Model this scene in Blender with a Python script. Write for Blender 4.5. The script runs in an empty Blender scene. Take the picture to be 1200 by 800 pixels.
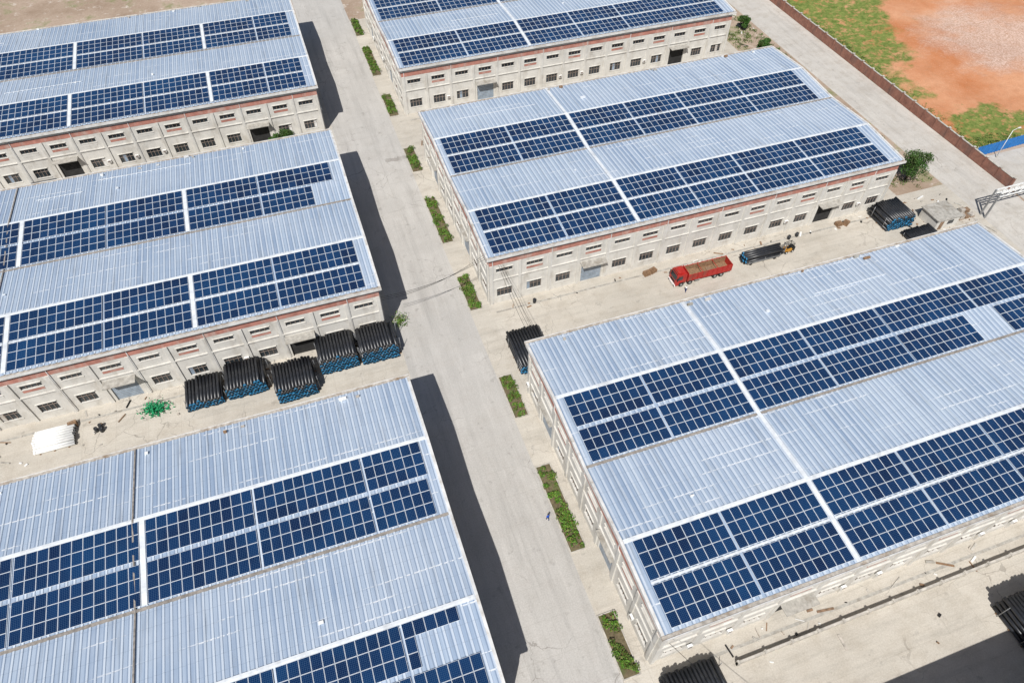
import bpy, math, random
import numpy as np
from mathutils import Vector, Matrix
random.seed(7); rng=np.random.default_rng(7)
S=84.0; H=96.0
scene=bpy.context.scene

# ---------------------------------------------------------------- materials
class NT:
    def __init__(s,name):
        s.m=bpy.data.materials.new(name); s.m.use_nodes=True
        s.t=s.m.node_tree; s.b=s.t.nodes['Principled BSDF']
    def n(s,t,**k):
        x=s.t.nodes.new(t)
        for a,v in k.items(): setattr(x,a,v)
        return x
    def l(s,a,b): s.t.links.new(a,b)
    def put(s,sock,v):
        if isinstance(v,bpy.types.NodeSocket): s.l(v,sock)
        elif isinstance(v,(tuple,list)) and len(v)==3 and sock.type=='RGBA': sock.default_value=(*v,1)
        else: sock.default_value=v
    def obj(s,scale=(1,1,1)):
        tc=s.n('ShaderNodeTexCoord'); mp=s.n('ShaderNodeMapping')
        mp.inputs['Scale'].default_value=scale; s.l(tc.outputs['Object'],mp.inputs['Vector']); return mp.outputs[0]
    def noise(s,vec,scale,detail=4,rough=.6):
        x=s.n('ShaderNodeTexNoise'); s.l(vec,x.inputs['Vector']); x.inputs['Scale'].default_value=scale
        x.inputs['Detail'].default_value=detail; x.inputs['Roughness'].default_value=rough; return x.outputs['Fac']
    def ramp(s,f,a,b,c0=(0,0,0),c1=(1,1,1)):
        r=s.n('ShaderNodeValToRGB'); s.l(f,r.inputs[0]); e=r.color_ramp.elements
        e[0].position=a; e[1].position=b; e[0].color=(*c0,1); e[1].color=(*c1,1); return r.outputs[0]
    def mix(s,f,a,b,mode='MIX'):
        x=s.n('ShaderNodeMix',data_type='RGBA',blend_type=mode)
        s.put(x.inputs[0],f); s.put(x.inputs[6],a); s.put(x.inputs[7],b); return x.outputs[2]
    def math(s,op,a,b=0.0,c=0.0):
        x=s.n('ShaderNodeMath',operation=op); s.put(x.inputs[0],a); s.put(x.inputs[1],b)
        if op in('MULTIPLY_ADD',): s.put(x.inputs[2],c)
        return x.outputs[0]
    def bump(s,h,strength=.3,dist=.05):
        x=s.n('ShaderNodeBump'); x.inputs['Strength'].default_value=strength; x.inputs['Distance'].default_value=dist
        s.l(h,x.inputs['Height']); s.l(x.outputs[0],s.b.inputs['Normal'])
    def fin(s,col,rough=.8,spec=.3,metal=0):
        s.put(s.b.inputs['Base Color'],col); s.put(s.b.inputs['Roughness'],rough)
        s.b.inputs['Specular IOR Level'].default_value=spec; s.b.inputs['Metallic'].default_value=metal
        return s.m
def simple(name,col,rough=.7,spec=.3,metal=0,var=.35,scale=1.2,stain=None):
    t=NT(name); v=t.obj(); f=t.noise(v,scale,3)
    lo=tuple(c*(1-var) for c in col); hi=tuple(min(1,c*(1+var*.6)) for c in col)
    c=t.ramp(f,.3,.7,lo,hi)
    if stain:
        f2=t.noise(t.obj((.6,.6,.25)),.9,4,.7); c=t.mix(t.ramp(f2,.5,.72),c,stain)
    return t.fin(c,rough,spec,metal)

def m_concrete(name,col,streak=(1,1,1),slab=5.0,dirt=(.30,.25,.19),wear=.5):
    t=NT(name); v=t.obj()
    big=t.noise(v,.045,4,.65); mid=t.noise(v,.30,6,.72); fine=t.noise(v,5,3,.7)
    c=t.ramp(big,.3,.7,tuple(x*.86 for x in col),tuple(x*1.10 for x in col))
    c=t.mix(t.math('MULTIPLY',t.ramp(mid,.46,.76),wear),c,dirt)
    st=t.noise(t.obj(streak),.6,5,.75)
    c=t.mix(t.math('MULTIPLY',t.ramp(st,.5,.70),.45),c,tuple(x*.60 for x in col))
    c=t.mix(t.math('MULTIPLY',t.ramp(st,.30,.44,(1,1,1),(0,0,0)),.35),c,tuple(min(1,x*1.25) for x in col))
    spots=t.noise(v,.55,4,.6)
    c=t.mix(t.math('MULTIPLY',t.ramp(spots,.62,.70),.33),c,(.19,.175,.155))
    c=t.mix(.5,c,t.ramp(fine,.3,.7,(.3,.3,.3),(.75,.75,.75)),'SOFT_LIGHT')
    vo=t.n('ShaderNodeTexVoronoi',feature='DISTANCE_TO_EDGE'); vo.inputs['Scale'].default_value=.16
    wv=t.n('ShaderNodeTexNoise'); wv.inputs['Scale'].default_value=.5; wv.inputs['Detail'].default_value=3; t.l(v,wv.inputs['Vector'])
    ad=t.n('ShaderNodeVectorMath',operation='MULTIPLY_ADD'); t.l(wv.outputs['Color'],ad.inputs[0]); ad.inputs[1].default_value=(2.5,2.5,0); t.l(v,ad.inputs[2])
    t.l(ad.outputs[0],vo.inputs['Vector'])
    cr=t.math('MULTIPLY',t.math('LESS_THAN',vo.outputs['Distance'],.006),t.ramp(big,.48,.56))
    c=t.mix(t.math('MULTIPLY',cr,.45),c,(.15,.13,.11))
    br=t.n('ShaderNodeTexBrick'); br.offset=0; br.inputs['Color1'].default_value=(1,1,1,1); br.inputs['Color2'].default_value=(.92,.92,.92,1)
    br.inputs['Mortar'].default_value=(.72,.70,.67,1); br.inputs['Scale'].default_value=1; br.inputs['Brick Width'].default_value=slab
    br.inputs['Row Height'].default_value=slab*.9; br.inputs['Mortar Size'].default_value=.03; br.inputs['Mortar Smooth'].default_value=.3
    t.l(v,br.inputs['Vector'])
    c=t.mix(t.math('MULTIPLY',t.ramp(big,.36,.6),.75),c,t.mix(1.0,c,br.outputs['Color'],'MULTIPLY'))
    return t.fin(c,.9,.2)

def m_roof():
    t=NT('corrugated_metal'); v=t.obj()
    sepx=t.n('ShaderNodeSeparateXYZ'); t.l(v,sepx.inputs[0])
    sheet=t.noise(t.obj((1.1,.02,.02)),1.0,2,.5)
    c=t.ramp(sheet,.35,.65,(.295,.385,.52),(.44,.53,.645))
    big=t.noise(v,.07,5,.6)
    c=t.mix(t.math('MULTIPLY',t.ramp(big,.40,.68),.6),c,(.54,.605,.69))
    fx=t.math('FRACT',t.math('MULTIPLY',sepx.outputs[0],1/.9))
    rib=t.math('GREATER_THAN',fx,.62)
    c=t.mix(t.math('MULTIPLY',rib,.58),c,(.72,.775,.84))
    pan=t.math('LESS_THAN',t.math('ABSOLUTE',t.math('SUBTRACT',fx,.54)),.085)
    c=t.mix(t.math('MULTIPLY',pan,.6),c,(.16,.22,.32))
    fr=t.math('FRACT',t.math('MULTIPLY',sepx.outputs[1],1/1.93))
    line=t.math('LESS_THAN',fr,.10)
    msk=t.ramp(t.noise(t.obj((.05,.52,.1)),1.4,3,.6),.54,.59)
    dash=t.ramp(t.noise(t.obj((2.2,.4,.1)),1.0,2,.5),.38,.46)
    f=t.math('MULTIPLY',t.math('MULTIPLY',line,msk),dash)
    c=t.mix(t.math('MULTIPLY',f,.85),c,(.84,.86,.88))
    line2=t.math('LESS_THAN',fr,.035)
    c=t.mix(t.math('MULTIPLY',line2,.3),c,(.22,.27,.34))
    rs=t.noise(t.obj((1.6,.10,.1)),.8,4,.7)
    c=t.mix(t.math('MULTIPLY',t.ramp(rs,.54,.70),.45),c,(.24,.27,.31))
    return t.fin(c,.40,.5,.15)

def m_panel():
    t=NT('solar_glass'); uv=t.n('ShaderNodeUVMap'); sp=t.n('ShaderNodeSeparateXYZ'); t.l(uv.outputs[0],sp.inputs[0])
    def edge(o,size,w):
        a=t.math('MULTIPLY',t.math('MINIMUM',o,t.math('SUBTRACT',1.0,o)),size)
        return t.math('LESS_THAN',a,w)
    fr=t.math('MAXIMUM',edge(sp.outputs[0],1.3,.032),edge(sp.outputs[1],1.72,.032))
    def cell(o,n,size,w):
        f=t.math('FRACT',t.math('MULTIPLY',o,n)); a=t.math('MULTIPLY',t.math('MINIMUM',f,t.math('SUBTRACT',1.0,f)),size/n)
        return t.math('LESS_THAN',a,w)
    ce=t.math('MAXIMUM',cell(sp.outputs[0],6,1.3,.010),cell(sp.outputs[1],8,1.72,.010))
    g=t.n('ShaderNodeNewGeometry')
    c=t.ramp(g.outputs['Random Per Island'],0,1,(.002,.010,.045),(.004,.026,.090))
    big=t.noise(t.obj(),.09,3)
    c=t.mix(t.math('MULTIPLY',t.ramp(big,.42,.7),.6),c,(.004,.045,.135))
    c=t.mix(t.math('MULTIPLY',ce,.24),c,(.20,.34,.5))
    c=t.mix(fr,c,(.66,.71,.76))
    r=t.math('MULTIPLY_ADD',fr,.3,.10)
    return t.fin(c,r,.38)

def m_leaf(name,stops):
    t=NT(name); g=t.n('ShaderNodeNewGeometry')
    r=t.n('ShaderNodeValToRGB'); t.l(g.outputs['Random Per Island'],r.inputs[0])
    e=r.color_ramp.elements; e[0].position=0; e[0].color=(*stops[0],1); e[1].position=1; e[1].color=(*stops[-1],1)
    for i,s_ in enumerate(stops[1:-1]):
        x=e.new((i+1)/(len(stops)-1)); x.color=(*s_,1)
    c=t.mix(t.math('MULTIPLY',t.ramp(t.noise(t.obj(),.5,3),.46,.6),.5),r.outputs[0],(.06,.055,.02))
    return t.fin(c,.6,.25)

M={}
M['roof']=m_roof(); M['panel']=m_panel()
M['wall']=simple('painted_render',(.63,.61,.565),.85,.2,var=.12,scale=.5,stain=(.47,.44,.39))
M['band']=simple('faded_red_paint',(.46,.21,.165),.85,.2,var=.25,scale=.8,stain=(.50,.36,.31))
M['trim']=simple('white_trim',(.68,.67,.65),.6,.3,var=.15,scale=.8,stain=(.42,.38,.33))
M['gutter']=simple('stained_gutter',(.46,.42,.37),.7,.3,var=.4,scale=1.5,stain=(.24,.17,.11))
M['canopy']=simple('canopy_slab',(.42,.40,.36),.85,.2,var=.3,scale=1.5,stain=(.25,.22,.18))
M['glass']=simple('window_glass',(.03,.038,.045),.12,.6,var=.5,scale=.6)
M['frame']=simple('window_frame',(.26,.21,.18),.6)
M['dark']=simple('dark_interior',(.03,.03,.03),.9)
M['shutter']=simple('roller_shutter',(.28,.35,.43),.5,.4,var=.2)
M['walk']=simple('walkway_plate',(.72,.75,.78),.5,.4,var=.12,scale=1.5,stain=(.52,.54,.56))
M['joint']=simple('roof_joint',(.30,.27,.24),.8,.2,var=.4,scale=2)
M['yard']=m_concrete('yard_concrete',(.53,.49,.425),(.12,1,1),dirt=(.33,.28,.215))
M['road']=m_concrete('road_concrete',(.485,.465,.435),(1,.06,1),slab=5.2,dirt=(.36,.33,.295),wear=.4)
M['side']=m_concrete('side_road_concrete',(.54,.51,.465),(1,.08,1),slab=4)
M['kerb']=simple('kerb_concrete',(.5,.47,.42),.9)
M['soil']=simple('soil',(.15,.12,.07),.95,var=.4,scale=3,stain=(.08,.13,.03))
M['black']=simple('black_pipe',(.026,.028,.033),.36,.5,var=.4,scale=2)
M['blue']=simple('blue_pipe_end',(.02,.17,.33),.45,.4,var=.3,scale=3)
M['hole']=simple('pipe_bore',(.004,.004,.005),.9)
M['white']=simple('white_paint',(.78,.78,.76),.5,.3,var=.1)
M['brown']=simple('timber_floor',(.27,.165,.095),.8,var=.4,scale=3)
M['red']=simple('red_paint',(.42,.022,.018),.4,.4,var=.25,scale=2,stain=(.22,.06,.04))
M['yellow']=simple('yellow_paint',(.50,.24,.03),.45,.4,var=.2,scale=3)
M['tyre']=simple('tyre_rubber',(.02,.02,.02),.85)
M['steel']=simple('steel',(.35,.36,.37),.45,.5,.5)
M['rust']=simple('rusty_steel',(.26,.17,.11),.8,var=.4,scale=2)
M['bluefence']=simple('blue_sheet',(.02,.16,.45),.5,.4,var=.2)
M['net']=simple('green_net',(.02,.30,.12),.8,var=.5,scale=3)
M['bark']=simple('bark',(.12,.085,.06),.95)
M['leaf']=m_leaf('tree_leaf',[(.02,.06,.012),(.045,.115,.02),(.08,.16,.03)])
M['hedge']=m_leaf('hedge_leaf',[(.035,.09,.012),(.07,.18,.02),(.11,.24,.025),(.15,.28,.04),(.19,.08,.045)])
M['weed']=m_leaf('weed_leaf',[(.05,.10,.02),(.10,.18,.03),(.17,.22,.06)])
M['skin']=simple('skin',(.40,.24,.17),.6,var=.05)
M['shirt']=simple('blue_cloth',(.02,.10,.50),.9,var=.1)
M['trousers']=simple('dark_cloth',(.02,.04,.14),.9,var=.1)
M['hair']=simple('black_hair',(.01,.01,.01),.7)
def m_brick():
    t=NT('red_brick'); v=t.obj()
    c=t.ramp(t.noise(v,.6,6,.7),.3,.7,(.18,.085,.065),(.36,.18,.13))
    c=t.mix(t.math('MULTIPLY',t.ramp(t.noise(t.obj((1,1,.4)),.25,5),.5,.65),.6),c,(.14,.10,.09))
    return t.fin(c,.9,.2)
M['brick']=m_brick()
def m_terrain():
    t=NT('red_earth_and_grass'); v=t.obj(); sep=t.n('ShaderNodeSeparateXYZ'); t.l(v,sep.inputs[0])
    x,y=sep.outputs[0],sep.outputs[1]
    n1=t.noise(v,.05,6,.65); n2=t.noise(v,.5,6,.7); n3=t.noise(v,2.2,6,.75)
    earth=t.ramp(n1,.35,.68,(.50,.19,.08),(.68,.37,.22))
    pale=t.noise(t.obj((1,1.3,1)),.035,7,.7)
    dx=t.math('MULTIPLY',t.math('SUBTRACT',x,198.0),1/34); dy=t.math('MULTIPLY',t.math('SUBTRACT',y,136.0),1/22)
    d=t.math('SQRT',t.math('ADD',t.math('MULTIPLY',dx,dx),t.math('MULTIPLY',dy,dy)))
    pm=t.ramp(t.math('ADD',d,t.math('MULTIPLY',t.math('SUBTRACT',pale,.5),2.6)),.4,1.2,(1,1,1),(0,0,0))
    rub=t.mix(t.ramp(n3,.42,.58),(.44,.30,.23),(.72,.57,.49))
    c=t.mix(t.math('MULTIPLY',pm,.8),earth,rub)
    c=t.mix(t.math('MULTIPLY',t.ramp(n2,.5,.75),.5),c,(.42,.20,.10))
    c=t.mix(t.math('MULTIPLY',t.ramp(n3,.55,.7),.35),c,(.75,.5,.36))
    lim=t.math('MULTIPLY_ADD',t.math('MAXIMUM',t.math('SUBTRACT',y,116.0),0.0),.62,146.0)
    g=t.math('SUBTRACT',lim,x)
    g=t.math('ADD',g,t.math('MULTIPLY',t.math('SUBTRACT',t.noise(v,.09,7,.7),.5),52.0))
    g1=t.ramp(t.math('MULTIPLY_ADD',g,.1,.5),.25,.9)
    ex=t.math('MULTIPLY',t.math('SUBTRACT',x,157.0),1/14); ey=t.math('MULTIPLY',t.math('SUBTRACT',y,101.0),1/9)
    e=t.math('SQRT',t.math('ADD',t.math('MULTIPLY',ex,ex),t.math('MULTIPLY',ey,ey)))
    e=t.math('ADD',e,t.math('MULTIPLY',t.math('SUBTRACT',t.noise(v,.14,7,.7),.5),2.8))
    g2=t.ramp(e,.7,1.15,(1,1,1),(0,0,0))
    gm=t.math('MAXIMUM',g1,g2)
    gm=t.math('MULTIPLY',gm,t.ramp(n2,.36,.5,(.2,.2,.2),(1,1,1)))
    gcol=t.mix(t.ramp(t.noise(v,.8,6,.75),.35,.65),(.09,.15,.03),(.25,.28,.08))
    c=t.mix(gm,c,gcol)
    t.bump(n3,.8,.25)
    return t.fin(c,.95,.1)
M['terrain']=m_terrain()
def m_ground():
    t=NT('dusty_ground'); v=t.obj()
    c=t.ramp(t.noise(v,.06,6,.65),.35,.65,(.30,.22,.16),(.48,.38,.30))
    c=t.mix(t.math('MULTIPLY',t.ramp(t.noise(v,.12,6,.7),.54,.66),.7),c,(.15,.19,.06))
    c=t.mix(t.math('MULTIPLY',t.ramp(t.noise(v,1.5,6,.75),.5,.7),.5),c,(.20,.14,.10))
    c=t.mix(t.math('MULTIPLY',t.ramp(t.noise(v,.4,6,.75),.56,.68),.7),c,(.66,.60,.53))
    return t.fin(c,.95,.1)
M['ground']=m_ground()

# ---------------------------------------------------------------- mesh builder
class MB:
    def __init__(s): s.v=[];s.f=[];s.mi=[];s.mats=[];s.sm=[]
    def m(s,k):
        if k not in s.mats: s.mats.append(k)
        return s.mats.index(k)
    def face(s,pts,k,smooth=False):
        b=len(s.v); s.v+= [tuple(p) for p in pts]; s.f.append(tuple(range(b,b+len(pts)))); s.mi.append(s.m(k)); s.sm.append(smooth)
    def hexa(s,p,k):
        b=len(s.v); s.v+=[tuple(q) for q in p]
        for f in ((0,3,2,1),(4,5,6,7),(0,1,5,4),(1,2,6,5),(2,3,7,6),(3,0,4,7)):
            s.f.append(tuple(b+i for i in f)); s.mi.append(s.m(k)); s.sm.append(False)
    def box(s,x0,x1,y0,y1,z0,z1,k):
        s.hexa([(x0,y0,z0),(x1,y0,z0),(x1,y1,z0),(x0,y1,z0),(x0,y0,z1),(x1,y0,z1),(x1,y1,z1),(x0,y1,z1)],k)
    def cyl(s,a,b,r,k,n=10,r2=None,cap=None):
        a=Vector(a);b=Vector(b);r2=r if r2 is None else r2
        d=(b-a).normalized(); u=d.orthogonal().normalized(); w=d.cross(u); o=len(s.v)
        for i in range(n):
            an=2*math.pi*i/n; q=u*math.cos(an)+w*math.sin(an); s.v.append(tuple(a+q*r)); s.v.append(tuple(b+q*r2))
        for i in range(n):
            j=(i+1)%n; s.f.append((o+2*i,o+2*j,o+2*j+1,o+2*i+1)); s.mi.append(s.m(k)); s.sm.append(True)
        c=cap or k
        s.f.append(tuple(o+2*i for i in reversed(range(n)))); s.mi.append(s.m(c)); s.sm.append(False)
        s.f.append(tuple(o+2*i+1 for i in range(n))); s.mi.append(s.m(c)); s.sm.append(False)
    def obj(s,name,parent=None,bevel=0,loc=None,rotz=0):
        me=bpy.data.meshes.new(name); me.from_pydata(s.v,[],s.f)
        for k in s.mats: me.materials.append(M[k])
        me.polygons.foreach_set('material_index',s.mi); me.polygons.foreach_set('use_smooth',s.sm); me.update()
        o=bpy.data.objects.new(name,me); scene.collection.objects.link(o)
        if parent: o.parent=parent
        if loc: o.location=loc
        o.rotation_euler[2]=rotz
        if bevel:
            b=o.modifiers.new('bevel','BEVEL'); b.width=bevel; b.segments=2; b.limit_method='ANGLE'
        return o
def empty(name,loc=(0,0,0),rotz=0):
    e=bpy.data.objects.new(name,None); scene.collection.objects.link(e); e.location=loc; e.rotation_euler[2]=rotz; e.empty_display_size=1; return e

# ---------------------------------------------------------------- ground
def sheet(name,x0,x1,y0,y1,z,k):
    mb=MB(); mb.face([(x0,y0,z),(x1,y0,z),(x1,y1,z),(x0,y1,z)],k); return mb.obj(name)
sheet('ground',-2000,2000,-2000,2500,-.03,'ground')
sheet('concrete_yard',-95,131,-62,204,0,'yard')
sheet('road',7.4,21.4,-120,420,.006,'road')
sheet('side_road',131,143.2,-120,420,.004,'side')
sheet('roadside_pavement',143.8,260,-40,92.2,.004,'side')
sheet('dirt_verge',118.5,130.8,87,206,.005,'ground')
def terrain():
    xs=np.arange(143.9,520,2.0); ys=np.arange(93.4,420,2.0); v=[];f=[]
    from mathutils import noise as N
    for y in ys:
        for x in xs:
            e=min(1,(x-143.9)/12,(y-93.4)/12)
            z=.02+max(0,e)*(1.0*(N.noise((x*.05,y*.05,0))+.45)+.55*abs(N.noise((x*.22,y*.22,3)))+.25*abs(N.noise((x*.6,y*.6,5))))
            v.append((x,y,max(.02,z)))
    nx=len(xs)
    for j in range(len(ys)-1):
        for i in range(nx-1): a=j*nx+i; f.append((a,a+1,a+nx+1,a+nx))
    me=bpy.data.meshes.new('red_earth_terrain'); me.from_pydata(v,[],f); me.materials.append(M['terrain'])
    me.polygons.foreach_set('use_smooth',[True]*len(f))
    o=bpy.data.objects.new('red_earth_terrain',me); scene.collection.objects.link(o)
terrain()

# ---------------------------------------------------------------- warehouses
ZE=12.0; RISE=.85
def facade(mb,P,L,nb,doors,open_doors=(),gable=False):
    def bx(u0,u1,n0,n1,z0,z1,k):
        a=P(u0,n0); b=P(u1,n1)
        mb.box(min(a[0],b[0]),max(a[0],b[0]),min(a[1],b[1]),max(a[1],b[1]),z0,z1,k)
    w=L/nb; T=.35
    for i in range(nb):
        ua,ub=i*w,(i+1)*w; c=(ua+ub)/2
        for zone,(zb,zt) in enumerate(((0,6),(6,11.9))):
            door=(zone==0 and i in doors)
            if zone==0: hw=w*.36 if door else w*.25; oz0,oz1=(0,4.9) if door else (1.6,3.8)
            else: hw=w*.27; oz0,oz1=7.75,8.85
            o0,o1=c-hw,c+hw
            bx(ua,o0,-T,0,zb,zt,'wall'); bx(o1,ub,-T,0,zb,zt,'wall')
            if oz0>zb: bx(o0,o1,-T,0,zb,oz0,'wall')
            bx(o0,o1,-T,0,oz1,zt,'wall')
            if door:
                if i not in open_doors:
                    bx(o0,o1,-.3,-.22,oz0+.01,oz1-.01,'shutter')
                    for k in range(12): bx(o0,o1,-.22,-.19,oz0+.2+k*.38,oz0+.28+k*.38,'steel')
                bx(o0-.4,o1+.4,.002,.7 if gable else 1.7,5.15,5.3,'canopy')
            else:
                bx(o0,o1,-.28,-.24,oz0,oz1,'glass')
                nm=4
                for k in range(nm+1):
                    u=o0+(o1-o0)*k/nm; bx(max(o0,u-.05),min(o1,u+.05),-.24,-.16,oz0,oz1,'frame')
                bx(o0,o1,-.235,-.17,(oz0+oz1)/2+.15,(oz0+oz1)/2+.23,'frame')
                if zone==0 and random.random()<.3:
                    k=random.randrange(nm); bx(o0+(o1-o0)*k/nm+.06,o0+(o1-o0)*(k+1)/nm-.06,-.238,-.2,oz0+.1,oz1-.1,'shutter' if random.random()<.6 else 'trim')
                bx(o0-.1,o1+.1,.002,.09,oz0-.10,oz0,'wall')
                bx(o0-.1,o1+.1,.002,.18,oz1,oz1+.10,'wall')
                if zone: bx(o0,o1,.002,.03,oz0-.7,oz0-.2,'band' if i%2 else 'wall')
            if zone==0 and random.random()<.25 and not door:
                bx(o1+.35,o1+1.1,.2,.55,2.6,3.2,'white')
                bx(o1+.45,o1+1.0,.55,.56,2.68,3.12,'frame')
    for i in range(nb+1):
        u=min(max(i*w,.3),L-.3); bx(u-.28,u+.28,.001,.2,0,9.7,'wall')
        if i%2==0: bx(u+.3,u+.42,.03,.15,.2,11.1,'trim')
    bx(0,L,.0,.22,6.02,6.2,'wall')
    bx(0,L,.0,.05,9.75,10.75,'band')
    bx(0,L,.0,.12,11.2,11.4,'trim')

def segs(a,b,cuts):
    out=[];x=a
    for c,w in sorted(cuts):
        if c-w/2>x and c<b: out.append((x,c-w/2)); x=c+w/2
    out.append((x,b)); return out

def warehouse(x0,x1,y0,y1,doors,opend,strips,thin,arrays,full_strip,gdoors=(2,6),joint=None,seed=0):
    E=empty('warehouse'); r=random.Random(seed)
    q=(y1-y0)/4; prof=[(y0,ZE),(y0+q,ZE+RISE),(y0+2*q,ZE+.12),(y0+3*q,ZE+RISE),(y1,ZE)]
    def zr(y):
        for (a,za),(b,zb) in zip(prof,prof[1:]):
            if y<=b+1e-6: return za+(zb-za)*(y-a)/(b-a)
        return ZE
    xs=[];x=0
    while x<x1-x0-.9:
        xs+=[(x,0),(x+.56,0),(x+.62,.11),(x+.84,.11)]; x+=.9
    xs.append((x,0)); xs.append((x1-x0,0))
    v=[];f=[];n=len(xs)
    for (y,z) in prof:
        for (xx,dz) in xs: v.append((xx,y-y0+seed*97.0,z+dz))
    for j in range(4):
        for i in range(n-1): a=j*n+i; f.append((a,a+1,a+n+1,a+n))
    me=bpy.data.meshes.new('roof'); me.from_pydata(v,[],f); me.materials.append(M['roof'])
    o=bpy.data.objects.new('roof',me); scene.collection.objects.link(o); o.parent=E; o.location=(x0,y0-seed*97.0,0)
    mb=MB()
    def sl(xa,xb,ya,yb,d0,d1,k):
        za,zb=zr(ya),zr(yb)
        mb.hexa([(xa,ya,za+d0),(xb,ya,za+d0),(xb,yb,zb+d0),(xa,yb,zb+d0),(xa,ya,za+d1),(xb,ya,za+d1),(xb,yb,zb+d1),(xa,yb,zb+d1)],k)
    for (ya,_),(yb,_) in zip(prof,prof[1:]):
        for xa,xb in ((x0-.08,x0+.3),(x1-.3,x1+.08)): sl(xa,xb,ya,yb,-.55,.2,'trim')
    mb.box(x0-.1,x1+.1,y0-.5,y0-.02,ZE-.35,ZE-.02,'gutter'); mb.box(x0-.1,x1+.1,y1+.02,y1+.5,ZE-.35,ZE-.02,'gutter')
    mb.box(x0-.1,x1+.1,y0-.58,y0-.505,ZE-.4,ZE+.08,'trim'); mb.box(x0-.1,x1+.1,y1+.505,y1+.58,ZE-.4,ZE+.08,'trim')
    for yy in (y0+q,y0+3*q):
        sl(x0+.35,x1-.35,yy-.3,yy-.001,.115,.15,'walk'); sl(x0+.35,x1-.35,yy+.001,yy+.3,.115,.15,'walk')
    mb.box(x0+.35,x1-.35,y0+2*q-.2,y0+2*q+.2,ZE+.0,ZE+.25,'joint')
    if joint is not None:
        for (ya,_),(yb,_) in zip(prof,prof[1:]): sl(joint-.1,joint+.1,ya,yb,.12,.22,'joint')
    for sx,w in strips:
        if full_strip:
            for (ya,_),(yb,_) in zip(prof,prof[1:]): sl(sx-.3,sx+.3,ya+.01,yb-.01,.17,.22,'walk')
        else:
            for k in (0,2): sl(sx-.33,sx+.33,prof[k][0]+.3,prof[k+1][0]-.35,.17,.22,'walk')
    for yy in (y0+q*1.45,y0+q*3.5,y0+q*3.75):
        xx=r.uniform(x0+3,x1-25)
        if r.random()<.6: sl(xx,xx+r.uniform(8,20),yy,yy+.12,.115,.2,'walk')
    for k in range(9):
        edge=k>1
        yy=y0+(r.choice([.97,.975,.98,.99]) if edge else r.choice([.31,.36,.85]))*(y1-y0); xx=r.uniform(x0+4,x1-6); z=zr(yy)+.1
        s_=r.uniform(.2,.45); mb.box(xx,xx+s_*r.uniform(1,3),yy,yy+s_,z,z+r.uniform(.1,.4),r.choice(['trim','gutter','white','brown','canopy']) if edge else r.choice(['white','walk']))
    mb.obj('roof_trim',E)
    mb=MB(); wx0,wx1,wy0,wy1=x0+.45,x1-.45,y0+.15,y1-.15
    facade(mb,lambda u,n:(wx0+u,wy0-n),wx1-wx0,15,doors,opend)
    facade(mb,lambda u,n:(wx1-u,wy1+n),wx1-wx0,15,(3,11),(3,))
    facade(mb,lambda u,n:(wx0-n,wy0+.36+u),wy1-wy0-.72,8,gdoors,gable=True)
    facade(mb,lambda u,n:(wx1+n,wy0+.36+u),wy1-wy0-.72,8,gdoors,gable=True)
    mb.box(wx0+.36,wx1-.36,wy0+.36,wy1-.36,0,11.85,'dark')
    for xa in (wx0+.02,wx1-.3):
        for (ya,za),(yb,zb) in zip(prof,prof[1:]):
            ya2,yb2=max(ya,wy0+.4),min(yb,wy1-.4)
            mb.hexa([(xa,ya2,11.86),(xa+.28,ya2,11.86),(xa+.28,yb2,11.86),(xa,yb2,11.86),(xa,ya2,zr(ya2)-.03),(xa+.28,ya2,zr(ya2)-.03),(xa+.28,yb2,zr(yb2)-.03),(xa,yb2,zr(yb2)-.03)],'wall')
    mb.obj('walls',E)
    v=[];f=[];uv=[]; G=.016; PW=1.3
    mg=.55
    for ai,base in ((0,y0),(1,y0+2*q)):
        ph=(q-.4-.3-mg)/6
        rows=[base+.4+k*ph+(mg if k>=3 else 0) for k in range(6)]
        for (rr,xa,xb) in arrays[ai]:
            for (sa,sb) in segs(xa,xb,list(strips)+list(thin)):
                nn=max(1,int(round((sb-sa)/PW))); pw=(sb-sa)/nn
                for k in rr:
                    ya=rows[k]+G; yb=rows[k]+ph-G; za,zb=zr(ya)+.22,zr(yb)+.22
                    for i in range(nn):
                        a=sa+i*pw+G; b=sa+(i+1)*pw-G; o_=len(v)
                        j1,j2=r.uniform(-.012,.012),r.uniform(-.012,.012)
                        v+=[(a,ya,za-.05),(b,ya,za-.05),(b,yb,zb-.05),(a,yb,zb-.05),(a,ya,za+j1),(b,ya,za-j2),(b,yb,zb-j1),(a,yb,zb+j2)]
                        f+=[(o_+4,o_+5,o_+6,o_+7),(o_,o_+1,o_+5,o_+4),(o_+1,o_+2,o_+6,o_+5),(o_+2,o_+3,o_+7,o_+6),(o_+3,o_,o_+4,o_+7),(o_+3,o_+2,o_+1,o_)]
                        uv+=[0,0,1,0,1,1,0,1]+[0.0]*40
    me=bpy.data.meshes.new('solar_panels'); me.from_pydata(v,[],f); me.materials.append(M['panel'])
    ul=me.uv_layers.new(name='UVMap'); ul.data.foreach_set('uv',uv)
    o=bpy.data.objects.new('solar_panels',me); scene.collection.objects.link(o); o.parent=E
    mb=MB()
    for ai,base in ((0,y0),(1,y0+2*q)):
        for (rr,xa,xb) in arrays[ai]:
            for (sa,sb) in segs(xa,xb,list(strips)):
                if 3 in rr and 2 in rr:
                    ym=base+.4+3*(q-.7-mg)/6
                    mb.box(sa,sb,ym+.14,ym+.42,zr(ym)+.12,zr(ym+.5)+.17,'walk')
    if mb.v: mb.obj('array_walkway',E)
    return E
A6=range(6)
full=lambda a,b:[(A6,a,b)]
RX0,RX1=25.0,112.6; LX0,LX1=-81.3,6.2
ST=.8; TH=.3
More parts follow.
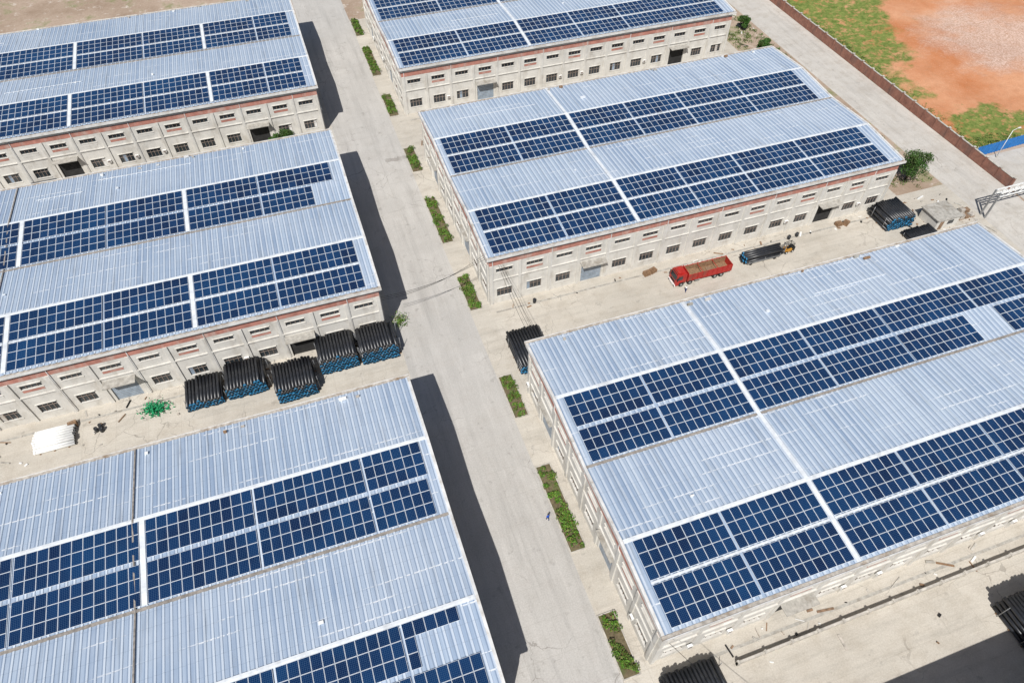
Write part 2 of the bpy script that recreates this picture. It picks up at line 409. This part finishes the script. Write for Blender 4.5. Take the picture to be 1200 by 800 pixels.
warehouse(RX0,RX1,18.4,64.7,(3,12),(3,),[(.621*S,ST)],[(.46*S,TH),(.785*S,TH),(.952*S,TH),(1.15*S,TH)],
  [full(RX0+1.4,109.5),[(range(3,6),RX0+1.4,109.3),(range(0,3),RX0+1.4,93.0),(range(0,3),99,109.3)]],True,seed=1)
warehouse(RX0,RX1,85.0,132.6,(3,12),(12,),[(.645*S,ST)],[(.48*S,TH),(.80*S,TH),(.947*S,TH),(1.12*S,TH)],
  [full(RX0+1.4,109.3),full(RX0+1.4,109.3)],True,seed=2)
warehouse(RX0,RX1+1,151.6,198.6,(3,12),(12,),[(.684*S,ST)],[(.50*S,TH),(.85*S,TH),(1.0*S,TH)],
  [full(RX0+1.4,110.5),full(RX0+1.4,110.5)],True,seed=3)
warehouse(RX0,RX1,-49,-1.9,(3,12),(),[(.621*S,ST)],[(.46*S,TH)],[full(RX0+1.6,109.5),full(RX0+1.6,109.5)],True,seed=4)
warehouse(LX0,LX1,17.9,64.4,(3,12),(),[(-.373*S,ST)],[(-.21*S,TH),(-.04*S,TH),(-.55*S,TH)],
  [[(range(0,3),-79,4.6),(range(5,6),-79,3.4),(range(3,5),-79,-2.0)],[(range(0,3),-79,4.4),(range(3,6),-79,4.7)]],False,joint=-.386*S,seed=5)
warehouse(LX0,LX1,84.4,132.2,(3,7,12),(12,),[(-.278*S,ST),(-.608*S,ST)],[(-.12*S,TH),(-.44*S,TH)],
  [full(-79,3.9),[(range(3,6),-79,3.6),(range(0,3),-79,-.6)]],False,joint=-.635*S,seed=6)
warehouse(LX0,LX1,150.6,198.4,(5,12),(5,12),[(-.196*S,ST),(-.539*S,ST)],[(-.05*S,TH),(-.36*S,TH)],
  [full(-79,4),full(-79,4)],False,seed=7)
warehouse(LX0,LX1,-49,-2.2,(3,12),(),[(-.373*S,ST)],[(-.21*S,TH)],[full(-79,4),full(-79,4)],False,seed=8)

# ---------------------------------------------------------------- foliage
def leaves(pts,size):
    n=len(pts); d=rng.normal(size=(n,3)); d[:,2]=np.abs(d[:,2])+.5; d/=np.linalg.norm(d,axis=1)[:,None]
    u=np.cross(d,rng.normal(size=(n,3))); u/=np.linalg.norm(u,axis=1)[:,None]; w=np.cross(d,u)
    s=(size*rng.uniform(.6,1.3,size=n))[:,None]
    P=np.asarray(pts); a=P-u*s; b=P-w*s*.55; c=P+u*s; e=P+w*s*.55
    V=np.stack([a,b,c,e],1).reshape(-1,3); F=np.arange(4*n).reshape(-1,4)
    return V.tolist(),F.tolist()
def leafobj(name,pts,size,k,parent=None):
    V,F=leaves(pts,size); me=bpy.data.meshes.new(name); me.from_pydata(V,[],F); me.materials.append(M[k])
    o=bpy.data.objects.new(name,me); scene.collection.objects.link(o)
    if parent:o.parent=parent
    return o
def hedge(ya,yb,xc=22.7,w=2.1,dens=46,name='hedge'):
    E=empty(name)
    mb=MB(); x0,x1=xc-w/2-.2,xc+w/2+.2
    mb.box(x0,x0+.15,ya-.2,yb+.2,0,.14,'kerb'); mb.box(x1-.15,x1,ya-.2,yb+.2,0,.14,'kerb')
    mb.box(x0+.15,x1-.15,ya-.2,ya-.05,0,.14,'kerb'); mb.box(x0+.15,x1-.15,yb+.05,yb+.2,0,.14,'kerb')
    mb.box(x0+.15,x1-.15,ya-.05,yb+.05,0,.10,'soil'); mb.obj('planting_bed',E)
    pts=[]; ncl=int((yb-ya)*w*1.9)
    for _ in range(ncl):
        cx=random.uniform(xc-w/2+.1,xc+w/2-.1)+random.uniform(-.15,.15); cy=random.uniform(ya+.2,yb-.2); R=random.uniform(.25,.62); hz=random.uniform(.2,.9)
        m=dens; p=rng.normal(size=(m,3)); p/=np.linalg.norm(p,axis=1)[:,None]; p*=R*rng.uniform(.6,1.05,size=(m,1)); p[:,2]=np.abs(p[:,2])
        pts.append(p+[cx,cy,hz*.6])
    leafobj('foliage',np.concatenate(pts),.14,'hedge',E)
for a,b in ((17.9,26.1),(35.7,50),(59.8,68.4),(84.8,93.9),(104.1,118.8),(128.8,138.0),(152,162),(171.7,187),(194,204)): hedge(a,b)
def tree(x,y,h,R,name='tree',k='leaf'):
    E=empty(name,(x,y,0)); mb=MB()
    mb.cyl((0,0,0),(.1,.05,h*.5),.16*h/5,'bark',8,.10*h/5)
    cl=[]
    for i in range(13):
        an=i*2.4+random.random(); rr=R*random.uniform(.3,.85); z=h*random.uniform(.45,.95)
        tip=(math.cos(an)*rr,math.sin(an)*rr,z); mb.cyl((.08,.04,h*random.uniform(.3,.5)),tip,.06*h/5,'bark',6,.015); cl.append((tip,R*random.uniform(.3,.5)))
    cl.append(((0,0,h*.95),R*.45)); mb.obj('trunk',E)
    pts=[]
    for c,r in cl:
        m=380; p=rng.normal(size=(m,3)); p/=np.linalg.norm(p,axis=1)[:,None]; p*=r*rng.uniform(.45,1.1,size=(m,1)); p[:,2]*=.75; pts.append(p+list(c))
    leafobj('crown',np.concatenate(pts),.17,k,E)
tree(124.2,91.2,6.5,3.4); tree(-3.6,146.6,4.6,2.4); tree(-6.3,146.3,3.0,1.6)
tree(124.5,150,3.2,1.7,'small_tree'); tree(126,163,3.6,1.8,'small_tree'); tree(123.5,170,3.2,1.6,'small_tree'); tree(121,176,3,1.5,'small_tree')
def weeds(name,x0,x1,y0,y1,n,k='weed',sz=.16):
    pts=[]
    for _ in range(n):
        cx,cy=random.uniform(x0,x1),random.uniform(y0,y1); m=26
        p=rng.normal(size=(m,3))*[.4,.4,.18]; p[:,2]=np.abs(p[:,2])+.05; pts.append(p+[cx,cy,0])
    leafobj(name,np.concatenate(pts),sz,k)
weeds('weeds',-28,-12,145.5,148.8,70,'hedge'); weeds('weeds',119,129.5,135,200,480); weeds('weeds',119,129.8,88,118,70)
weeds('weeds',144.5,160,94,99,120); weeds('weeds',144.3,149,100,175,260)
weeds('weeds',-75,5,203.5,215,120)
hb=empty('shrub'); 
p=rng.normal(size=(420,3))*[.7,.8,.4]; p[:,2]=np.abs(p[:,2])+.1; leafobj('foliage',p+[8.6,86.4,0],.14,'hedge',hb)

# ---------------------------------------------------------------- pipe stacks
def pipe_stack(x0,y0,w,l,layers,r=.27,axis='y',name='pipe_stack',k='black',endk='blue'):
    mb=MB(); n=max(1,int(w/(2*r)))
    for t in (.15,.5,.85):
        if axis=='y': mb.box(x0,x0+w,y0+l*t-.1,y0+l*t+.1,0,.14,'brown')
        else: mb.box(x0+l*t-.1,x0+l*t+.1,y0,y0+w,0,.14,'brown')
    for L in range(layers):
        off=r if L%2 else 0; z=.14+r+L*r*1.76
        m=n-(1 if L%2 else 0); st=0
        if L==layers-1: m=max(1,m-random.randint(0,3)); st=random.randint(0,n-1-m) if n-1-m>0 else 0
        for i in range(st,st+m):
            c=r+off+i*2*r; j=random.uniform(-.16,.16)
            if axis=='y': a=(x0+c,y0+j,z); b=(x0+c,y0+l+j,z); d=Vector((0,1,0))
            else: a=(x0+j,y0+c,z); b=(x0+l+j,y0+c,z); d=Vector((1,0,0))
            a=Vector(a);b=Vector(b)
            mb.cyl(a,b,r*.97,k,10,cap=endk if L<layers*.7 else 'steel')
            for e,s_ in ((a,-1),(b,1)):
                mb.cyl(e+d*s_*.004,e+d*s_*.012,r*.8,'hole',10)
            if random.random()<(.85 if L<layers*.7 else .12): mb.cyl(a-d*.01,a+d*.34,r,endk,10)
    if axis=='y':
        for xx in (x0-.06,x0+w+.06): 
            for t in (.2,.8): mb.cyl((xx,y0+l*t,0),(xx,y0+l*t,.14+layers*r*1.7),.05,'steel',6)
    return mb.obj(name)
pipe_stack(-28.8,78.2,6.2,5.6,4); pipe_stack(-22.2,78.4,7.0,5.6,6)
pipe_stack(-14.4,75.0,6.8,6.0,7); pipe_stack(-6.7,78.6,6.7,5.5,8); pipe_stack(.3,78.4,6.9,5.6,8)
pipe_stack(25.4,67.6,6,8.2,5)
pipe_stack(108.5,78.0,6.6,6.0,6); pipe_stack(111,72.5,7.5,4.0,2); 
pipe_stack(72.5,3.5,9,6.4,7)
pipe_stack(25.6,11.0,8.2,5.4,3)
pipe_stack(-52,77.5,4.6,6,2,.25,'x',name='white_pipe_stack',k='white',endk='white')
pipe_stack(-38,143.0,9,5.5,3,.2,name='pipe_stack'); pipe_stack(-58,143.5,8,5,2,.25,'x')
pipe_stack(-20,135.5,5,7,2,.2,'x',name='steel_pipe_stack',k='steel',endk='steel')

def rack(x,y,w,d,h,k='rust'):
    mb=MB()
    for a in np.linspace(0,w,5):
        for b in (0,d): mb.box(a-.06,a+.06,b-.06,b+.06,0,h,k)
        mb.box(a-.05,a+.05,.06,d-.06,h-.3,h-.2,k)
    for z in (h*.35,h*.7,h-.15):
        for b in (0,d): mb.box(-.2,w+.2,b-.045,b+.045,z,z+.1,k)
    for i in range(14): mb.cyl((random.uniform(-.4,.2),.15+i*(d-.3)/14,h*.35+.16),(w+random.uniform(-.2,.5),.15+i*(d-.3)/14,h*.35+.16),.05,'steel',6)
    mb.obj('steel_rack',loc=(x,y,0))
rack(-24,142,8,3,2.6); rack(-35,139.5,8,3,2.4); rack(-13,141.5,5,2.5,2.2)

# ---------------------------------------------------------------- truck
def truck(x,y,rot=0):
    E=empty('cargo_truck',(x,y,0),rot)
    mb=MB()
    mb.box(.6,11.6,.85,1.05,.75,1.05,'tyre'); mb.box(.6,11.6,1.5,1.7,.75,1.05,'tyre')
    for a in np.arange(1,11.6,1.5): mb.box(a,a+.12,1.05,1.5,.78,1.0,'tyre')
    mb.box(4.3,5.3,.1,.7,.5,1.0,'steel'); mb.box(4.3,5.3,1.85,2.45,.5,1.0,'red'); mb.obj('chassis',E)
    mb=MB()
    for a in (1.35,3.2,8.6,9.95):
        for b0,b1 in ((.06,.4),(2.15,2.49)):
            mb.cyl((a,b0,.53),(a,b1,.53),.53,'tyre',20); mb.cyl((a,b0-.015,.53),(a,b1+.015,.53),.27,'steel',14)
        mb.cyl((a,.4,.53),(a,2.15,.53),.08,'steel',8)
    mb.obj('wheels',E)
    mb=MB()
    pr=[(0,.55),(-.02,1.75),(.22,2.95),(.5,3.12),(2.15,3.12),(2.2,.95),(1.95,.95),(1.9,1.15),(.8,1.15),(.75,.55)]
    lo=[(a,.05,z) for a,z in pr]; hi=[(a,2.5,z) for a,z in pr]
    mb.face(lo,'red'); mb.face(hi[::-1],'red')
    for i in range(len(pr)):
        j=(i+1)%len(pr); mb.face([lo[i],hi[i],hi[j],lo[j]],'red')
    mb.obj('cab',E,bevel=.05)
    mb=MB()
    mb.face([(-.025,.2,1.85),(-.025,2.35,1.85),(.18,2.3,2.85),(.18,.25,2.85)],'glass')
    for yy in (.035,2.515): mb.face([(.25,yy,1.85),(1.35,yy,1.85),(1.35,yy,2.75),(.42,yy,2.75)],'glass')
    mb.obj('cab_windows',E)
    mb=MB()
    mb.box(-.16,0,.0,2.55,.4,.8,'white'); mb.box(-.04,-.005,.5,2.05,1.0,1.5,'tyre')
    for b in (.15,2.05): mb.box(-.19,-.16,b,b+.35,.5,.7,'glass')
    for b in (-.22,2.55): mb.box(.05,.18,b,b+.22,1.9,2.6,'tyre'); 
    mb.box(.12,.16,-.02,.04,2.55,2.6,'steel'); mb.box(.5,1.6,.4,2.15,3.15,3.35,'red'); mb.box(.25,.3,.35,2.2,3.0,3.2,'tyre')
    mb.obj('cab_fittings',E,bevel=.02)
    mb=MB()
    bx0,bx1,bh=2.45,11.9,2.75
    mb.box(bx0,bx1,0,2.55,1.1,1.25,'red'); mb.box(bx0+.08,bx1-.08,.08,2.47,1.25,1.29,'brown')
    mb.box(bx0,bx0+.08,0,2.55,1.25,bh+.4,'red'); mb.box(bx1-.08,bx1,0,2.55,1.25,bh,'red')
    mb.box(bx0+.08,bx1-.08,0,.08,1.25,bh,'red'); mb.box(bx0+.08,bx1-.08,2.47,2.55,1.25,bh,'red')
    mb.box(bx0+.09,bx1-.09,2.44,2.468,1.35,bh-.1,'brown'); mb.box(bx0+.082,bx0+.11,.1,2.43,1.35,bh,'brown')
    for a in np.arange(bx0,bx1+.01,(bx1-bx0)/9):
        a=min(a,bx1-.1); mb.box(a,a+.1,-.07,-.002,1.1,bh+.05,'red'); mb.box(a,a+.1,2.552,2.62,1.1,bh+.05,'red')
    for b in (.4,1.0,1.6,2.1): mb.box(bx0-.06,bx0-.002,b,b+.08,1.1,bh+.4,'red')
    mb.box(5.5,5.58,.082,2.43,bh-.12,bh-.04,'red'); mb.box(8.7,8.78,.082,2.43,bh-.12,bh-.04,'red')
    mb.box(2.7,5.3,.3,2.3,1.3,1.9,'brown')
    for i in range(7): a=random.uniform(5.4,10.5); mb.box(a,a+random.uniform(.5,1.2),random.uniform(.2,1),random.uniform(1.2,2.3),1.3,1.3+random.uniform(.05,.2),random.choice(['brown','rust','brown']))
    mb.obj('cargo_bed',E)
truck(60.0,77.7,math.radians(-.5))

def forklift(x,y,rot):
    E=empty('forklift',(x,y,0),rot); mb=MB()
    mb.box(.0,1.9,.1,1.2,.35,1.0,'yellow'); mb.box(1.5,2.25,.1,1.2,.4,1.25,'tyre'); mb.box(.6,1.3,.35,.95,1.0,1.12,'tyre'); mb.box(1.2,1.35,.35,.95,1.12,1.6,'tyre')
    mb.box(.15,.3,.2,1.1,1.0,1.35,'yellow'); mb.obj('body',E,bevel=.05)
    mb=MB()
    for a in (.25,1.7):
        for b0,b1 in ((0,.26),(1.04,1.3)): mb.cyl((a,b0,.34),(a,b1,.34),.34,'tyre',16); mb.cyl((a,b0-.01,.34),(a,b1+.01,.34),.16,'white',12)
    mb.obj('wheels',E)
    mb=MB()
    for a,b in ((.2,.15),(.2,1.1),(1.75,.15),(1.75,1.1)): mb.box(a,a+.07,b,b+.07,1.0,2.2,'tyre')
    for a in np.linspace(.2,1.8,6): mb.box(a,a+.05,.15,1.17,2.2,2.25,'tyre')
    mb.box(.15,1.85,.12,.18,2.16,2.27,'tyre'); mb.box(.15,1.85,1.14,1.2,2.16,2.27,'tyre'); mb.obj('overhead_guard',E)
    mb=MB()
    for b in (.25,.95): mb.box(-.25,-.12,b,b+.1,.1,2.6,'steel'); mb.box(-1.5,-.25,b-.02,b+.12,.9,.95,'steel')
    for z in (.9,1.5,2.5): mb.box(-.27,-.25,.2,1.1,z,z+.12,'steel')
    mb.obj('mast_and_forks',E)
forklift(85.2,78.9,math.radians(4))
def pipe_trolley(x,y):
    E=empty('pipe_trolley',(x,y,0)); mb=MB()
    mb.box(0,7.4,.2,2.3,.62,.74,'steel')
    for a in (.2,3.7,7.1): mb.box(a,a+.1,.1,.2,.6,1.5,'steel'); mb.box(a,a+.1,2.3,2.4,.6,1.5,'steel')
    for a in (.9,6.3):
        for b in (.3,2.0): mb.cyl((a,b,.31),(a,b+.25,.31),.31,'tyre',14)
    mb.obj('trolley_frame',E)
    mb=MB(); r=.27
    for L in range(3):
        for i in range(4-(L%2)):
            yy=.25+r+i*2*r+(r if L%2 else 0); z=.75+r+L*r*1.76; j=random.uniform(-.3,.3)
            mb.cyl((-.6+j,yy,z),(7.9+j,yy,z),r*.97,'black',10,cap='hole'); mb.cyl((-.62+j,yy,z),(-.3+j,yy,z),r,'blue',10,cap='hole')
    mb.obj('pipes',E)
pipe_trolley(76.2,78.2)

# ---------------------------------------------------------------- boundary wall, fence, gate, lamp, shed
mb=MB(); y=81.0
while y<330:
    mb.box(143.3,143.55,y+.45,y+4.0,0,2.5,'brick'); mb.box(143.2,143.65,y,y+.45,0,2.75,'brick'); mb.box(143.15,143.7,y-.04,y+.49,2.75,2.87,'kerb')
    mb.box(143.24,143.61,y+.49,y+3.96,2.5,2.6,'kerb'); y+=4.0
mb.obj('brick_wall')
mb=MB(); x=143.9
while x<200:
    ya=92.6+(x-143.9)*.04
    mb.face([(x,ya,.05),(x+.3,ya,.05),(x+.3,ya,2.9),(x,ya,2.9)],'bluefence'); mb.face([(x+.3,ya,.05),(x+.4,ya+.1,.05),(x+.4,ya+.1,2.9),(x+.3,ya,2.9)],'bluefence')
    mb.face([(x+.4,ya+.1,.05),(x+.7,ya+.1,.05),(x+.7,ya+.1,2.9),(x+.4,ya+.1,2.9)],'bluefence'); mb.face([(x+.7,ya+.1,.05),(x+.8,ya,.05),(x+.8,ya,2.9),(x+.7,ya+.1,2.9)],'bluefence')
    if int((x-143.9)/.8)%4==0: mb.box(x,x+.08,ya+.12,ya+.2,0,3.0,'white')
    x+=.8
mb.obj('blue_sheet_fence')
mb=MB()
for a in (131.2,150.5):
    for b in (75,76.2): mb.box(a-.15,a+.15,b-.15,b+.15,0,6.4,'steel')
for b in (75,76.2):
    for z in (5.4,6.4): mb.box(131.4,150.3,b-.1,b+.1,z-.1,z+.1,'white')
    for i in range(12):
        xa=131.4+i*1.57; mb.cyl((xa,b,5.4 if i%2 else 6.4),(xa+1.57,b,6.4 if i%2 else 5.4),.06,'white',6)
for i in range(13): xa=131.4+i*1.56; mb.box(xa-.05,xa+.05,75.1,76.1,6.36,6.46,'white')
mb.obj('gate_gantry')
mb=MB(); mb.cyl((0,0,0),(0,0,7),.09,'white',8,.06); mb.cyl((0,0,0),(0,0,.4),.2,'kerb',8); mb.cyl((0,0,7),(1.3,.0,7.4),.05,'white',8); mb.box(1.2,1.9,-.14,.14,7.32,7.46,'white'); mb.obj('street_lamp',loc=(149.4,91.2,0))
mb=MB()
mb.box(118.2,123.8,75.2,79.8,0,2.5,'wall'); mb.box(117.9,124.1,74.9,80.1,2.5,2.68,'canopy'); mb.box(119,119.9,75.12,75.198,.01,2.0,'rust'); mb.box(121,122.4,75.12,75.198,1,1.9,'glass'); mb.obj('utility_shed')
mb=MB()
for i in range(6):
    xx=125.6+(i%3)*1.4; yy=76+(i//3)*1.5; mb.box(xx,xx+1.1,yy,yy+1.1,.02,.16,'brown'); mb.box(xx+.05,xx+1.05,yy+.05,yy+1.05,.16,.5+random.random()*.7,random.choice(['rust','gutter','canopy']))
mb.obj('pallets')
mb=MB(); mb.box(36,112,14.6,14.9,0,.9,'kerb')
for i in range(20): mb.box(36+i*4,36.3+i*4,14.5,15,0,1.05,'kerb')
mb.obj('low_wall')
mb=MB()
for (xa,xb,yy) in ((26,112,82.9),(26,112,67.5),(-80,5,82.2),(-80,5,67.0),(26,112,16.6),(26,112,149)):
    mb.box(xa,xb,yy-.2,yy+.2,0,.012,'canopy')
mb.obj('drain_channel')
mb=MB()
def bit(x,y):
    a=random.uniform(0,math.pi); L=random.choice([.3,.5,.8,1.6,2.2])*random.uniform(.6,1.2); w=random.uniform(.06,.35); h=random.uniform(.04,.22)
    c,s=math.cos(a),math.sin(a); P=[(x+c*u-s*v_,y+s*u+c*v_) for u,v_ in ((-L/2,-w/2),(L/2,-w/2),(L/2,w/2),(-L/2,w/2))]
    mb.hexa([(p[0],p[1],.012) for p in P]+[(p[0],p[1],.012+h) for p in P],random.choice(['brown','rust','white','kerb','canopy','tyre','gutter']))
for (xa,xb,ya,yb,n) in ((26,112,66.3,69,55),(26,112,82,84,35),(-80,5,66,69,50),(-80,-30,76,84,45),(-80,5,134,150,230),(26,112,134,151,60),(36,112,15,17.8,35),(36,112,8,14,12),(113,130,66,86,90),(119,130,90,200,90),(-80,6,200,212,90)):
    for _ in range(n): bit(random.uniform(xa,xb),random.uniform(ya,yb))
mb.obj('debris')
pts=rng.normal(size=(500,3))*[1.0,.7,.35]; pts[:,2]=np.abs(pts[:,2])+.05
leafobj('green_net_pile',pts+[-33.8,80.6,0],.22,'net')
def drum(x,y):
    mb=MB(); mb.cyl((0,0,0),(0,0,.9),.3,'black',14); mb.cyl((0,0,.3),(0,0,.34),.32,'black',14); mb.cyl((0,0,.6),(0,0,.64),.32,'black',14); mb.cyl((.15,0,.9),(.15,0,.93),.05,'steel',8); mb.obj('steel_drum',loc=(x,y,0))
for a,b in ((-42,79),(-42.8,79.3),(-42.2,79.8),(88.5,82.7),(90.5,82.9),(33.5,83)): drum(a,b)
def crate(x,y,r_,k='brown'):
    mb=MB()
    for i in range(5): mb.box(0,1.3,i*.22,i*.22+.15,.72,.76,k); mb.box(0,1.3,i*.22,i*.22+.15,0.1,.14,k)
    for i in range(4):
        mb.box(0,.04,0,1.03,.16+i*.14,.26+i*.14,k); mb.box(1.26,1.3,0,1.03,.16+i*.14,.26+i*.14,k); mb.box(.04,1.26,-.03,.0,.16+i*.14,.26+i*.14,k)
    for a in (0,.6,1.2): mb.box(a,a+.1,0,1.03,0,.1,k)
    mb.obj('wooden_crate',loc=(x,y,0),rotz=r_)
for a,b,c in ((56,82.2,.1),(57.6,82.4,.3),(100,82.5,0),(102,82,.5),(-47,81,.2),(40,67.5,.1),(-3,138,.4),(95,16.2,.2)): crate(a,b,c)

def cable(a,b,sag,r=.03):
    a=Vector(a);b=Vector(b); n=14; mb=MB(); pr=None
    for i in range(n+1):
        t=i/n; p=a.lerp(b,t); p.z-=sag*4*t*(1-t)
        if pr is not None: mb.cyl(pr,p,r,'tyre',5)
        pr=p
    mb.obj('overhead_cable')
for k in range(3):
    cable((5.9,83.7-k*.4,10.2),(25.2,86.4+k*.5,10.6),1.2+.2*k)
    cable((27+.4*k,84.4,10.3),(26.5+.7*k,65.3,10.8),.9+.1*k)
cable((26,17.8,10.3),(36,-1.2,10.6),.8)

# ---------------------------------------------------------------- people
def person(x,y,rot,stride=.22,shirt='shirt'):
    E=empty('person',(x,y,0),rot)
    def skin(name,verts,edges,rad,k,sub=2):
        me=bpy.data.meshes.new(name); me.from_pydata(verts,edges,[]); me.materials.append(M[k])
        o=bpy.data.objects.new(name,me); scene.collection.objects.link(o); o.parent=E
        m=o.modifiers.new('skin','SKIN')
        if not me.skin_vertices: bpy.context.view_layer.objects.active=o
        for i,r in enumerate(rad): me.skin_vertices[0].data[i].radius=(r,r)
        me.skin_vertices[0].data[0].use_root=True
        s_=o.modifiers.new('sub','SUBSURF'); s_.levels=sub; s_.render_levels=sub
        return o
    s=stride
    skin('legs',[(0,0,.95),(.0,.10,.90),(s*.5,.10,.5),(s*.6,.1,.10),(0,-.10,.90),(-s*.2,-.10,.5),(-s,-.1,.12)],[(0,1),(1,2),(2,3),(0,4),(4,5),(5,6)],[.12,.095,.07,.05,.095,.07,.05],'trousers')
    skin('torso',[(0,0,.95),(0,0,1.15),(0,0,1.38),(0,.2,1.42),(-.08,.25,1.14),(0,-.2,1.42),(.1,-.25,1.14),(0,0,1.5)],[(0,1),(1,2),(2,3),(3,4),(2,5),(5,6),(2,7)],[.15,.14,.16,.07,.05,.07,.05,.05],shirt)
    skin('left_forearm',[(-.08,.25,1.14),(.04,.26,.92),(.09,.26,.84)],[(0,1),(1,2)],[.038,.028,.032],'skin')
    skin('right_forearm',[(.1,-.25,1.14),(.24,-.25,.96),(.3,-.25,.9)],[(0,1),(1,2)],[.038,.028,.032],'skin')
    skin('head',[(0,0,1.46),(.01,0,1.56),(.02,0,1.66)],[(0,1),(1,2)],[.05,.075,.09],'skin')
    skin('hair',[(-.01,0,1.68),(-.02,0,1.72)],[(0,1)],[.1,.085],'hair')
    skin('shoe',[(s*.6-.03,.1,.05),(s*.6+.16,.1,.04)],[(0,1)],[.05,.04],'tyre'); skin('shoe',[(-s-.03,-.1,.06),(-s+.16,-.1,.04)],[(0,1)],[.05,.04],'tyre')
person(20.2,41.4,math.radians(100)); person(61.5,76.2,math.radians(30),shirt='white')

# ---------------------------------------------------------------- light and camera
w=bpy.data.worlds.new('World'); scene.world=w; w.use_nodes=True; nt=w.node_tree
sky=nt.nodes.new('ShaderNodeTexSky'); sky.sky_type='NISHITA'; sky.sun_disc=False
sd=Vector((-5,-8,12)).normalized()
sky.sun_elevation=math.asin(sd.z); sky.sun_rotation=math.radians(212)
nt.links.new(sky.outputs[0],nt.nodes['Background'].inputs[0]); nt.nodes['Background'].inputs[1].default_value=.065
L=bpy.data.lights.new('sun','SUN'); L.energy=4.9; L.angle=math.radians(.5); L.color=(1,.97,.925)
lo=bpy.data.objects.new('sun',L); scene.collection.objects.link(lo); lo.rotation_euler=sd.to_track_quat('Z','Y').to_euler(); lo.location=(0,0,200)
cd=bpy.data.cameras.new('camera'); cam=bpy.data.objects.new('camera',cd); scene.collection.objects.link(cam); scene.camera=cam
X=Vector((3663,968,-820)).normalized(); Y=Vector((-445,988,-820)); Y=(Y-X*Y.dot(X)).normalized(); Z=X.cross(Y)
mw=Matrix((X,Y,Z)).to_4x4(); mw.translation=Vector((0,0,H)); cam.matrix_world=mw
cd.lens=24.6; cd.sensor_width=36; cd.clip_end=6000; cd.clip_start=.5
scene.view_settings.view_transform='Standard'; scene.view_settings.look='None'; scene.view_settings.exposure=0
